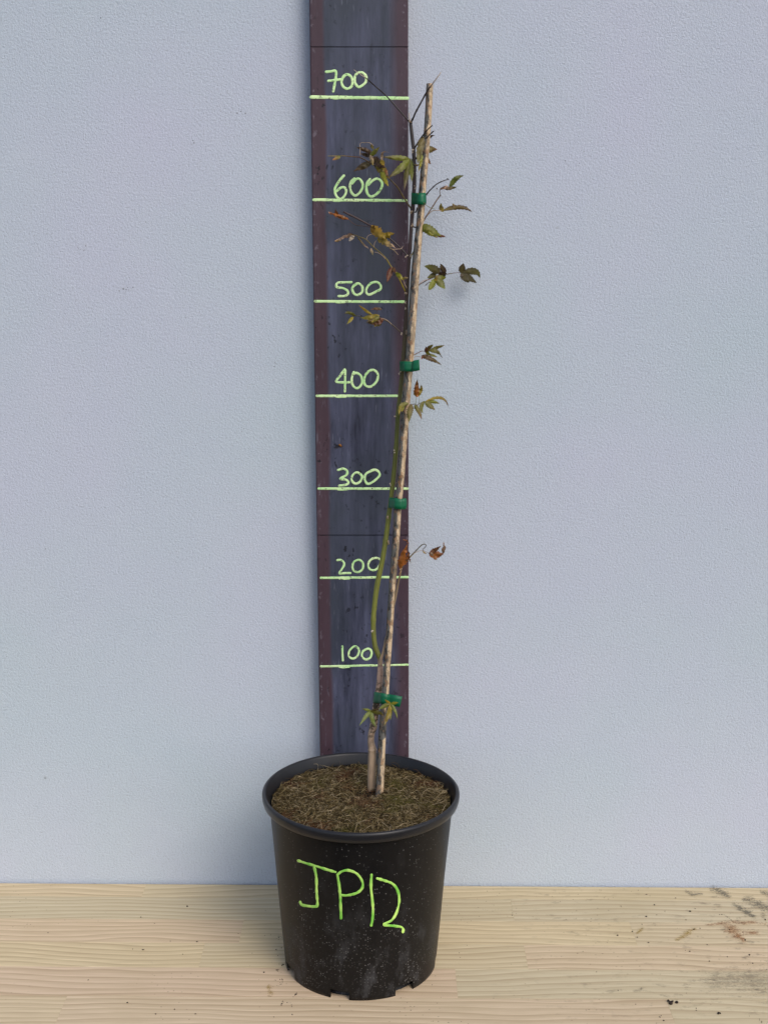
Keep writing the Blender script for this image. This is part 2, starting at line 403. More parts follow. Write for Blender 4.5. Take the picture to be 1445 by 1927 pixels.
# ------------------------------------------------------------------ loose dirt on the bench
def blob(c, r, v, f, squash=.6):
    b = len(v); ico = [(0, 0, 1), (.89, 0, .45), (.28, .85, .45), (-.72, .53, .45), (-.72, -.53, .45), (.28, -.85, .45),
                       (.72, .53, -.45), (-.28, .85, -.45), (-.89, 0, -.45), (-.28, -.85, -.45), (.72, -.53, -.45), (0, 0, -1)]
    F = [(0, 1, 2), (0, 2, 3), (0, 3, 4), (0, 4, 5), (0, 5, 1), (1, 6, 2), (2, 7, 3), (3, 8, 4), (4, 9, 5), (5, 10, 1),
         (6, 7, 2), (7, 8, 3), (8, 9, 4), (9, 10, 5), (10, 6, 1), (11, 7, 6), (11, 8, 7), (11, 9, 8), (11, 10, 9), (11, 6, 10)]
    sx, sy = random.uniform(.6, 1.5), random.uniform(.6, 1.2)
    for p in ico:
        k = r*random.uniform(.6, 1.25); v.append((c[0]+p[0]*k*sx, c[1]+p[1]*k*sy, c[2]+p[2]*k*squash))
    f += [tuple(b+i for i in t) for t in F]
def build_dirt():
    MD = mat_plain('dark_dirt', srgb(46, 34, 26), .9)
    v, f = [], []
    spots = zl('L', 910, 222, 752, 306, 685, 275, 235, 350, 646, 430, 697, 433, 828, 392, 958, 394, 888, 455, 1225, 450, 1282, 543, 1437, 650,
               1437, 574, 757, 745, 848, 723, 950, 745, 1420, 748, 1330, 760, 620, 690, 430, 580, 1395, 690)
    spots += zl('R', 320, 165, 590, 198, 395, 262, 490, 320, 415, 355, 320, 368, 722, 320, 770, 297, 685, 400, 190, 507, 237, 560, 55, 542, 280, 440,
                755, 487, 815, 478, 1085, 490, 1130, 548, 1230, 585, 880, 628, 1065, 740, 1270, 722, 780, 1215, 222, 1178, 415, 1352, 480, 1328,
                1055, 365, 1100, 400, 1415, 398, 600, 735, 720, 690, 340, 610, 900, 780, 1300, 800, 150, 900, 60, 1050)
    for p in spots:
        g = on_table(*p); blob((g.x, g.y, .0005), random.uniform(.0005, .0012), v, f)
    for k in range(150):                 # finer grains, thicker round the pot and towards the right
        if k < 55: a = random.uniform(0, 6.28); r = .083+abs(random.gauss(0, .03)); x, y = POTX+math.cos(a)*r, POTY+math.sin(a)*r
        else: x, y = random.uniform(.02, .46), random.uniform(-.30, -.01)
        if math.hypot(x-POTX, y-POTY) < .080: continue
        blob((x, y, .0003), random.uniform(.0002, .0006), v, f)
    # curled shreds left of the pot
    for pts in (zl('L', 1345, 380, 1358, 368, 1372, 378), zl('L', 1338, 430, 1372, 424), zl('L', 1350, 530, 1372, 512, 1376, 505), zl('L', 1345, 535, 1395, 535),
                zl('L', 1340, 580, 1372, 578, 1365, 600, 1348, 610), zl('L', 1368, 700, 1375, 680, 1378, 690), zl('L', 1425, 660, 1440, 645), zl('L', 1410, 690, 1422, 712),
                zl('R', 985, 350, 1040, 355, 1070, 375, 1110, 405), zl('R', 1360, 1310, 1385, 1350), zl('R', 265, 1030, 285, 1055), zl('R', 440, 1300, 470, 1280)):
        P = [on_table(*p) for p in pts]; P = [Vector((p.x, p.y, .0008+.0006*random.random())) for p in P]
        P = spline(P, 5)
        for p in P:
            if random.random() < .75: blob((p.x+random.gauss(0, .0005), p.y+random.gauss(0, .0007), .0005), random.uniform(.00025, .0008), v, f, .5)
    tag(mesh('dirt_crumbs', v, f, MD, None, False), 'scattered dark dirt crumbs and shreds over the pine bench', 'dirt', None, 'stuff')
    for (p, r, lab) in ((zc('R', 545, 1162), .0032, 'biggest black dirt clump, right front of the bench on a stave seam'),
                        (zc('R', 992, 1262), .0018, 'small black dirt clump nearest the front right corner of the bench')):
        vv, ff = [], []; g = on_table(*p)
        for k in range(9): blob((g.x+random.gauss(0, r*.55), g.y+random.gauss(0, r*.4), r*random.uniform(.25, .6)), r*random.uniform(.3, .55), vv, ff, .8)
        tag(mesh('dirt_clump', vv, ff, MD, None, False), lab, 'dirt clump', 'dirt clumps on the bench')
SCUFF()
POTY = -.157
POTX = on_y(679.5, 1494, POTY).x
build_dirt()

# ------------------------------------------------------------------ measuring board against the wall
BY = -.020
def edge_l(py): return 582+(602-582)*py/1418.0
def edge_r(py): return 768.0+1.0*py/1418.0
def stroke_mesh(pts, wpx, closed, lift, v, f, place, wob=.1, n=6):
    """a painted stroke: a low dome swept along the line, round ended"""
    P = spline([Vector((p[0], p[1], 0)) for p in pts], n, closed)
    if not closed:                       # round ends
        d0 = (P[0]-P[1]).normalized(); d1 = (P[-1]-P[-2]).normalized()
        ks = [(1.0, .12), (.8, .6), (.45, .88)]
        pre = [(P[0]+d0*wpx*.5*a, w) for a, w in ks]; post = [(P[-1]+d1*wpx*.5*a, w) for a, w in ks[::-1]]
        seq = pre+[(p, 1.0) for p in P]+post
    else: seq = [(p, 1.0) for p in P]
    b = len(v); m = len(seq)
    for i, (p, k) in enumerate(seq):
        a = seq[min(i+1, m-1)][0]-seq[max(i-1, 0)][0]
        if closed and i in (0, m-1): a = seq[1][0]-seq[-2][0]
        a.normalize(); nn = Vector((-a.y, a.x, 0)); w = wpx*.5*k*(1+wob*noise.noise(Vector((p.x*.15, p.y*.15, lift*9))))
        for s, h in ((-1, .0), (-.8, .55), (0, 1.0), (.8, .55), (1, .0)):
            q = p+nn*s*w; v.append(place(q.x, q.y, lift*.00005+.00022*h*(.3+.7*k)+.0001))
    for i in range(m-1):
        for k in range(4): f.append((b+i*5+k, b+i*5+k+1, b+i*5+k+6, b+i*5+k+5))
def build_board():
    root = thing('measuring_board', 'tall dark board on the wall with lime height marks from 100 to 700', 'measuring board', tuple(on_y(685, 1418, BY+.006)))
    rows = [(-70, 87.4), (89.0, 1006.3), (1008.0, 1700)]
    labs = ['top board section above the upper seam', 'long middle board section', 'bottom board section behind the pot']
    for (ya, yb), lb in zip(rows, labs):
        NX, NZ = 10, 2
        v, f, c = [], [], []
        def pt(u, py, Y):
            p = on_y(edge_l(py)+(edge_r(py)-edge_l(py))*u, py, BY); return Vector((p.x, Y, p.z))
        us = [0, .012]+[.012+.976*i/8 for i in range(1, 9)]+[1.0]
        zmin = .0015
        for j, py in enumerate((ya, yb)):
            for i, u in enumerate(us):
                p = pt(u, py, BY if 0 < i < len(us)-1 else BY+.001)
                if yb == 1700 and j == 1: p.z = zmin
                v.append(p); c.append((u, 0, 0, 1))
        n = len(us)
        for j in range(2):
            for i in (0, n-1):
                p = v[j*n+i].copy(); p.y = -.003; v.append(p); c.append((us[i], 0, 0, 1))
        f = [(i, i+n, i+n+1, i+1) for i in range(n-1)]
        a, b2, c2, d2 = 2*n, 2*n+1, 2*n+2, 2*n+3
        f += [(0, a, c2, n), (n-1, 2*n-1, d2, b2), (a, b2, d2, c2), tuple(range(n))[::1]+(b2, a), tuple(range(2*n-1, n-1, -1))+(c2, d2)]
        o = keep(mesh('board_section', v, f, MB_, None, False, c), root); o['label'] = lb
    # dark filler strip showing in the seams
    MK = mat_plain('dark_filler', srgb(20, 18, 24), .8)
    for py in (88.2, 1007.1):
        v = []
        for Y in (BY+.0025, -.003):
            for (u, dpy) in ((.02, -4), (.98, -4), (.98, 4), (.02, 4)):
                p = on_y(edge_l(py)+(edge_r(py)-edge_l(py))*u, py+dpy, BY); v.append((p.x, Y, p.z))
        f = [(3, 2, 1, 0), (0, 1, 5, 4), (1, 2, 6, 5), (2, 3, 7, 6), (3, 0, 4, 7), (4, 5, 6, 7)]
        keep(mesh('seam_filler', v, f, MK, None, False), root)
    place = lambda x, y, h: on_y(x, y, BY-h)
    lines = {700: (585, 182.5, 767, 185, 6.2), 600: (590, 376, 764, 377.5, 5.2), 500: (593, 567, 766, 568, 4.8), 400: (596, 745, 766, 745, 4.6),
             300: (599.5, 919.5, 767, 919.5, 4.4), 200: (604, 1087.5, 767, 1086, 4.3), 100: (604, 1254, 767, 1251, 3.8)}
    for k, (xa, ya, xb, yb, w) in lines.items():
        v, f = [], []
        pts = [(xa+(xb-xa)*t, ya+(yb-ya)*t+.5*noise.noise(Vector((t*5, k, 0)))) for t in np.linspace(0, 1, 12)]
        stroke_mesh(pts, w, False, 0, v, f, place, .25, 3)
        xm = xa+(xb-xa)*.27
        stroke_mesh([(xm-9, ya+1.6), (xm, ya+2.2), (xm+9, ya+1.4)], w*.75, False, 1, v, f, place, .3)
        o = keep(mesh('height_line', v, f, MCH, None), root); o['label'] = 'lime painted line under the figure %d' % k
    D = {}
    D[700] = [('U', 0, (25, 100, 85, 94, 138, 88, 148, 140, 132, 240, 113, 340)), ('U', 0, (52, 212, 120, 205, 198, 192)),
              ('U', 1, (280, 132, 235, 165, 214, 225, 238, 285, 290, 308, 340, 275, 350, 210, 328, 155)),
              ('U', 1, (462, 105, 400, 125, 376, 185, 386, 245, 432, 287, 512, 228, 514, 150))]
    D[600] = [('Z2', 0, (298, 645, 230, 725, 167, 830, 166, 905, 200, 975, 252, 1000, 308, 950, 334, 880, 308, 826, 250, 830, 190, 880)),
              ('Z2', 0, (455, 690, 405, 740, 390, 820, 415, 905, 475, 948, 550, 885, 582, 795, 550, 712, 490, 695, 420, 765)),
              ('Z2', 0, (690, 700, 650, 755, 636, 825, 652, 915, 708, 962, 790, 925, 862, 835, 872, 752, 812, 695, 740, 715, 668, 785))]
    D[500] = [('Z4', 0, (412, 1212, 300, 1216, 204, 1222, 188, 1285, 280, 1302, 350, 1340, 358, 1390, 310, 1420, 218, 1422)),
              ('Z4', 1, (500, 1232, 432, 1285, 430, 1345, 460, 1392, 510, 1404, 570, 1365, 578, 1290, 545, 1245)),
              ('Z4', 1, (755, 1212, 690, 1240, 640, 1310, 638, 1370, 680, 1400, 770, 1362, 848, 1318, 852, 1262, 812, 1218))]
    D[400] = [('B2', 0, (336, 970, 308, 1012, 276, 1056, 320, 1063, 370, 1062)), ('B2', 0, (341, 978, 340, 1050, 338, 1128)),
              ('B2', 0, (402, 990, 387, 1040, 398, 1088, 430, 1104, 460, 1070, 455, 1020, 425, 996, 396, 1002)),
              ('B2', 0, (522, 975, 486, 1010, 476, 1060, 492, 1090, 530, 1090, 568, 1050, 572, 1000, 542, 974, 505, 984))]
    D[300] = [('B3', 0, (290, 245, 330, 236, 355, 255, 348, 282, 305, 308, 345, 314, 364, 332, 348, 350, 298, 357)),
              ('B3', 1, (425, 262, 392, 285, 388, 320, 415, 343, 450, 325, 460, 288)),
              ('B3', 0, (548, 244, 492, 270, 480, 310, 502, 344, 545, 325, 585, 285, 577, 255, 545, 243, 500, 264))]
    D[200] = [('T2', 0, (425, 618, 470, 616, 505, 645, 508, 682, 475, 740, 452, 782, 520, 778, 588, 778)),
              ('T2', 1, (682, 615, 630, 640, 612, 700, 632, 750, 685, 765, 735, 730, 745, 670, 722, 628)),
              ('T2', 1, (885, 592, 830, 620, 806, 680, 830, 732, 890, 740, 938, 695, 960, 630, 938, 598))]
    D[100] = [('B4', 0, (358, 70, 359, 120, 362, 182)), ('B4', 1, (450, 70, 415, 105, 410, 148, 440, 167, 475, 150, 492, 105, 476, 76)),
              ('B4', 1, (555, 90, 520, 112, 515, 150, 545, 174, 580, 160, 592, 122, 580, 94))]
    WD = {700: 4.8, 600: 4.6, 500: 4.4, 400: 4.4, 300: 4.3, 200: 3.9, 100: 3.9}
    for k, st in D.items():
        v, f = [], []
        for i, (zk, cl, p) in enumerate(st): stroke_mesh(zl(zk, *p), WD[k], bool(cl), i, v, f, place, .2)
        o = keep(mesh('height_number', v, f, MCH, None), root); o['label'] = 'hand painted lime figure %d' % k
    # a small rusty snail-like speck stuck on the board
    v, f = [], []; p = on_y(640, 838, BY-.0008); blob(p, .0016, v, f, 1); blob(p+Vector((.001, 0, -.0006)), .0012, v, f, 1)
    keep(mesh('rust_speck', v, f, mat_plain('rust', srgb(150, 96, 30)), None), root)
build_board()

# ------------------------------------------------------------------ black nursery pot
POT_RB, POT_RT, POT_ZR = .0777, .0921, .1862
def pot_r(z): return POT_RB+(POT_RT-POT_RB)*z/.176
def build_pot():
    root = thing('plant_pot', 'round black plastic nursery pot marked JP12 in lime paint', 'pot', (POTX, POTY, 0))
    NA = 252
    notch = [math.radians(a) for a in (-64, -14, 35, 84, 133, 182, 232)]
    def cut(a):
        for c in notch:
            d = (a-c+math.pi) % (2*math.pi)-math.pi
            if abs(d) < math.radians(7.2): return True
        return False
    zs = [0, .0035, .010, .0105, .02, .04, .06, .08, .10, .12, .14, .16, .1755]
    v, f = [], []
    def P(a, r, z): return (POTX+math.sin(a)*r, POTY-math.cos(a)*r, z)
    th = .0016
    ang = [2*math.pi*i/NA for i in range(NA)]
    for lay in range(2):
        for z in zs:
            for a in ang:
                r = pot_r(z)-(th if lay else 0)
                if not lay:
                    if z < .0105: r += .0000
                    r += .0005*noise.noise(Vector((math.sin(a)*2.2, math.cos(a)*2.2, z*14)))   # slightly out of true
                v.append(P(a, r, z))
    NZ = len(zs)
    idx = lambda l, j, i: l*NZ*NA+j*NA+(i % NA)
    cutc = [cut((ang[i]+ang[(i+1) % NA])/2 if i < NA-1 else ang[i]+math.pi/NA) for i in range(NA)]
    for j in range(NZ-1):
        for i in range(NA):
            if j < 2 and cutc[i]: continue
            f.append((idx(0, j, i), idx(0, j, i+1), idx(0, j+1, i+1), idx(0, j+1, i)))
            f.append((idx(1, j, i+1), idx(1, j, i), idx(1, j+1, i), idx(1, j+1, i+1)))
    for i in range(NA):
        j = 2 if cutc[i] else 0
        f.append((idx(0, j, i+1), idx(0, j, i), idx(1, j, i), idx(1, j, i+1)))
        if cutc[i] != cutc[i-1]:
            for j in range(2): f.append((idx(0, j, i), idx(0, j+1, i), idx(1, j+1, i), idx(1, j, i)))
    b = len(v)                           # recessed foot ring and floor, dark behind the drainage notches
    for a in ang: v.append(P(a, pot_r(.0103)-th, .0103))
    for a in ang: v.append(P(a, pot_r(.0103)-.007, .0103))
    for a in ang: v.append(P(a, pot_r(.001)-.007, .0008))
    for i in range(NA):
        i2 = (i+1) % NA
        f += [(b+i, b+NA+i, b+NA+i2, b+i2), (b+NA+i, b+2*NA+i, b+2*NA+i2, b+NA+i2)]
    f.append(tuple(range(b+2*NA, b+3*NA)))
    o = keep(mesh('pot_body', v, f, MP, None), root)
    # rolled rim
    prof = [(pot_r(.172)-.0004, .1745), (.0962, .1752), (.0980, .1765), (.0990, .1800), (.0993, .1835), (.0990, .1853), (.0981, .1862), (.0966, .1864), (.0953, .1858), (.0946, .1842),
            (.0922, .1780), (.0896, .168), (.0884, .155)]
    v, f = [], []; NA2 = 160
    for (r, z) in prof:
        for i in range(NA2):
            a = 2*math.pi*i/NA2; v.append(P(a, r+.0003*math.sin(3*a+1), z+.0004*math.sin(2*a)))
    for j in range(len(prof)-1):
        for i in range(NA2):
            i2 = (i+1) % NA2; f.append((j*NA2+i, j*NA2+i2, (j+1)*NA2+i2, (j+1)*NA2+i))
    mr = NT('black_rim_plastic'); fl = mr.noise(mr.coord((40, 40, 40)), 1.0, 4)
    mr.set(Base__Color=mr.mix(fl, (.008, .009, .012, 1), (.024, .023, .024, 1)), Roughness=.34); mr.b.inputs['Specular IOR Level'].default_value = .34
    keep(mesh('rim', v, f, mr.m, None), root)
    # JP12, painted by hand on the front
    def place(x, y, h):
        d = ray(x, y); t = (POTY-.10+CAM_D)/d.y; p = CAMP+d*t
        for _ in range(12):              # walk the line of sight onto the cone
            r = math.hypot(p.x-POTX, p.y-POTY); e = r-(pot_r(p.z)+.0004+h)
            t += e/Vector((d.x, d.y, 0)).length*(1.0); p = CAMP+d*t
        return p
    st = [(270, 112, 330, 132, 400, 152, 470, 175, 536, 194), (385, 158, 400, 230, 402, 330, 408, 425, 390, 441, 330, 436, 295, 427, 285, 408),
          (552, 218, 564, 290, 572, 380, 577, 525), (552, 213, 582, 190, 630, 182, 690, 206, 728, 260, 728, 308, 690, 343, 620, 361, 574, 358),
          (795, 214, 791, 300, 804, 430, 803, 520, 793, 576), (836, 240, 890, 256, 948, 280, 983, 330, 993, 400, 975, 480, 940, 538, 882, 571, 960, 580, 1008, 588, 1021, 605, 1019, 624)]
    names = [('J', st[:2]), ('P', st[2:4]), ('1', st[4:5]), ('2', st[5:])]
    n = 0
    for ch, ss in names:
        v, f = [], []
        for p in ss: stroke_mesh(zl('P', *p), 4.7, False, n, v, f, place, .45); n += 1
        o = keep(mesh('painted_character', v, f, MJP, None), root); o['label'] = 'lime painted character %s' % ch
build_pot()

# ------------------------------------------------------------------ coir-topped soil
def soil_z(x, y):
    dx, dy = x-POTX, y-POTY; r = math.hypot(dx, dy)/.0905
    z = .1735+.006*(1-r*r)+.0022*noise.noise(Vector((x*45, y*45, 0)))+.0012*noise.noise(Vector((x*140, y*140, 3)))
    h = HOLE; d = math.hypot((x-h.x)/1.5, y-h.y)
    return z-.026*math.exp(-(d/.0075)**2)
HOLE = on_table(684, 1496, .177)
def build_soil():
    v, f, c = [], [], []
    NR, NA = 34, 110
    for j in range(NR+1):
        for i in range(NA):
            r = .0904*j/NR; a = 2*math.pi*i/NA; x, y = POTX+math.cos(a)*r, POTY+math.sin(a)*r
            v.append((x, y, soil_z(x, y)-.0012)); k = random.uniform(.6, 1.3); c.append((.013*k, .010*k, .006*k, 1))
    for j in range(NR):
        for i in range(NA):
            i2 = (i+1) % NA; f.append((j*NA+i, (j+1)*NA+i, (j+1)*NA+i2, j*NA+i2))
    pal = [np.array(srgb(*k)[:3]) for k in ((100, 86, 54), (122, 106, 72), (84, 70, 42), (146, 130, 98), (72, 58, 34))]
    red, mos = np.array(srgb(96, 52, 36)[:3]), np.array(srgb(86, 84, 32)[:3])
    for k in range(11500):
        r = .0890*math.sqrt(random.random()); a = random.uniform(0, 6.283)
        x, y = POTX+math.cos(a)*r, POTY+math.sin(a)*r
        if math.hypot((x-HOLE.x)/1.5, y-HOLE.y) < .0088: continue
        L = random.choice((.004, .006, .008, .011, .016)); th = random.uniform(0, 6.283); curl = random.gauss(0, 2.0)
        rise = random.choice((0, 0, .0006, .0012, .0024)); tilt = random.uniform(-.2, .55) if random.random() < .30 else 0
        n = 5; P = []; px, py = x, y; z0 = random.uniform(-.0006, .0009)
        for i in range(n+1):
            t = i/n
            rr = math.hypot(px-POTX, py-POTY)
            if rr > .0897: px, py = POTX+(px-POTX)*.0897/rr, POTY+(py-POTY)*.0897/rr
            P.append(Vector((px, py, soil_z(px, py)+z0+rise*math.sin(t*math.pi)+tilt*t*L)))
            px += math.cos(th+curl*t)*L/n; py += math.sin(th+curl*t)*L/n
        if min(math.hypot((q.x-HOLE.x)/1.5, q.y-HOLE.y) for q in P) < .0068: continue
        w = random.uniform(.00014, .00034)
        vv, ff = tube(P, [w*.7, w, w, w, w*.8, w*.3], 3, False)
        b = len(v); v += vv; f += [tuple(i+b for i in q) for q in ff]
        col = random.choice(pal)*random.uniform(.45, 1.35)
        q = noise.noise(Vector((x*38, y*38, 9)))
        if q > .27: col = col*.55+red*.45*random.uniform(.7, 1.1)
        elif q < -.32: col = col*.5+mos*.5
        if random.random() < .05: col = np.array(srgb(172, 154, 122)[:3])*random.uniform(.7, 1.0)
        c += [(*col, 1)]*len(vv)
    tag(mesh('coir_mulch', v, f, MSO, None, True, c), 'brown fibrous coir mulch filling the black pot', 'soil', None, 'stuff')
build_soil()

# ------------------------------------------------------------------ cane stake
def build_stake():
    pts = [(712.5, 1502), (714, 1494), (717.8, 1412), (720.3, 1365), (725.8, 1294), (728, 1256), (732, 1200), (738.5, 1097), (746, 1004), (748, 958), (754, 900), (760, 808), (766, 729), (774, 624),
           (781, 519), (788, 440), (790, 421), (796, 342), (804.5, 237), (808.5, 158)]
    wid = [15, 15, 14.2, 14, 12.8, 12.6, 12.4, 13, 13, 14, 13, 15, 15.5, 15.5, 15.8, 13.5, 13.5, 13, 12.5, 12.4]
    P, Rr = [], []
    for (a, b), w in zip(pts, wid):
        p = on_plant(a, b, -.010); P.append(p); Rr.append(w*.47*MPP)
    n = 5
    PP = spline(P, n); RR = [float(np.interp(i/n, range(len(Rr)), Rr)) for i in range(len(PP))]
    PP[-1] = PP[-2]+(PP[-1]-PP[-2])*1.0
    base = PP[0].copy(); base.z = .12; base.x -= .002
    PP = [base]+PP; RR = [RR[0]]+RR
    RR = [r*(1+.05*noise.noise(Vector((i*.7, 0, 5)))) for i, r in enumerate(RR)]
    v, f = tube(PP, RR, 16)
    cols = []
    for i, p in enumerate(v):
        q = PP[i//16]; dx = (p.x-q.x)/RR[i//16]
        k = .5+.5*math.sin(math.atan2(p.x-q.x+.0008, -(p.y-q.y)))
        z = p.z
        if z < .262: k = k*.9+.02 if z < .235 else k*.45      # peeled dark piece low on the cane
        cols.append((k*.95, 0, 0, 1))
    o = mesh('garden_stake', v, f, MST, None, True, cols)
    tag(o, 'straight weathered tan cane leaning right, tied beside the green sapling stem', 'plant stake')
build_stake()

# ------------------------------------------------------------------ maple sapling
C = {k: np.array(srgb(*c)[:3]) for k, c in dict(
    OL=(92, 96, 26), OY=(150, 130, 32), GR=(84, 104, 36), GB=(100, 116, 40), BR=(86, 60, 36), DB=(56, 40, 28), RB=(104, 56, 38), OR=(158, 90, 32), TN=(172, 148, 122),
    YB=(164, 126, 36), DO=(62, 58, 26), PK=(176, 146, 128), PU=(66, 44, 42), YG=(118, 128, 26), BO=(92, 78, 32), GY=(150, 140, 130), BK=(36, 24, 22), LT=(196, 180, 158), GS=(112, 116, 40)).items()}
SAP = thing('maple_sapling', 'thin leggy maple sapling with a bent green stem and few curled autumn leaves', 'sapling', tuple(on_plant(698, 1478)))
def twig(pts, w0, w1, c0, c1, d0=0.0, d1=0.0, name='branch', nodes=True, label=None):
    n = len(pts); P = []
    for i, p in enumerate(pts):
        P.append(on_plant(p[0], p[1], d0+(d1-d0)*i/max(1, n-1)))
    PP = spline(P, 5); m = len(PP)
    RR = [.5*MPP*(w0+(w1-w0)*i/(m-1))*(1+.10*noise.noise(Vector((i*.8, w0, pts[0][0])))) for i in range(m)]
    if nodes and m > 8:
        for i in range(4, m-1, 7): RR[i] *= 1.28
    v, f = tube(PP, RR, 8); cols = []
    for i in range(m):
        t = i/(m-1); k = C[c0]*(1-t)+C[c1]*t; cols += [(*k, 1)]*8
    o = keep(mesh(name, v, f, MTW, None, True, cols), SAP)
    if label: o['label'] = label
    return o
def lobe(v, f, c, base, tip, w, c0, c1, d0, d1, mid=None, crumple=0.0, fold=.35, droop=0.0):
    B, T = Vector(base), Vector(tip); L = (T-B).length
    nrm = Vector((-(T-B).y, (T-B).x)).normalized()
    M = Vector(mid) if mid else (B+T)/2+nrm*L*random.uniform(-.08, .08)
    M = M*2-(B+T)/2 if mid else M
    w *= 1.12
    n = 15; cr = (-1, -.55, 0, .55, 1); b0 = len(v); sd = random.uniform(0, 50)
    ka, kb = C[c0], C[c1]
    for i in range(n+1):
        t = i/n
        p = B*(1-t)**2+M*2*t*(1-t)+T*t*t
        tg = ((M-B)*(1-t)+(T-M)*t); tg.normalize(); nn = Vector((-tg.y, tg.x))
        prof = (max(t, .0)**.75)*((1-t)**1.15)/.37*.95+.16*(1-t)**3
        wv = w*.5*prof
        for s in cr:
            ser = 1.0
            if abs(s) == 1: ser = 1+.16*(1 if i % 2 else -.6)*(1 if .15 < t < .95 else 0)
            q = p+nn*s*wv*ser
            cz = crumple*noise.noise(Vector((q.x*.22, q.y*.22, sd)))*6
            q = q+Vector((noise.noise(Vector((q.x*.3, q.y*.3, sd+4))), noise.noise(Vector((q.x*.3, q.y*.3, sd+8)))))*crumple*2.2
            dep = d0+(d1-d0)*t+fold*abs(s)*wv*MPP+cz*MPP+.6*MPP*noise.noise(Vector((q.x*.12, q.y*.12, sd)))*w*.25
            v.append(on_plant(q.x, q.y, dep))
            k = ka*(1-t**1.6)+kb*t**1.6
            if abs(s) == 1: k = k*.82+C['BR']*.18
            if s == 0: k = k*.8+C['OY']*.25*(.5 if 'D' in c0 or 'R' in c0 else 1)
            c.append((*k, 1))
    m = len(cr)
    for i in range(n):
        for k in range(m-1):
            a = b0+i*m+k; f.append((a, a+1, a+m+1, a+m))
def leaf(zk, stalk, lobes, d=0.0, crumple=0.0, label=None, stc='BR', sw=1.5, dtip=-.008, fold=.35):
    """stalk: flat list of zoom coords (or None); lobes: (bx,by,tx,ty,width,c0,c1[,midx,midy])"""
    v, f, c = [], [], []; s = ZM[zk][2]
    for i, l in enumerate(lobes):
        mid = zc(zk, l[7], l[8]) if len(l) > 7 else None
        dd = d+random.uniform(-.002, .002)
        lobe(v, f, c, zc(zk, l[0], l[1]), zc(zk, l[2], l[3]), l[4]*s, l[5], l[6], dd, dd+dtip*random.uniform(.4, 1.4), mid, crumple, fold*random.uniform(.6, 1.3))
    o = keep(mesh('leaf', v, f, MLF, None, True, c), SAP)
    if label: o['label'] = label
    if stalk:
        P = [on_plant(*p, d+.0008) for p in zl(zk, *stalk)]; PP = spline(P, 4)
        vv, ff = tube(PP, [sw*.5*MPP]*len(PP), 6)
        st = mesh('leaf_stalk', vv, ff, MTW, None, True, [(*C[stc], 1)]*len(vv)); st.parent = o
        st.matrix_parent_inverse = Matrix.Identity(4)
    return o
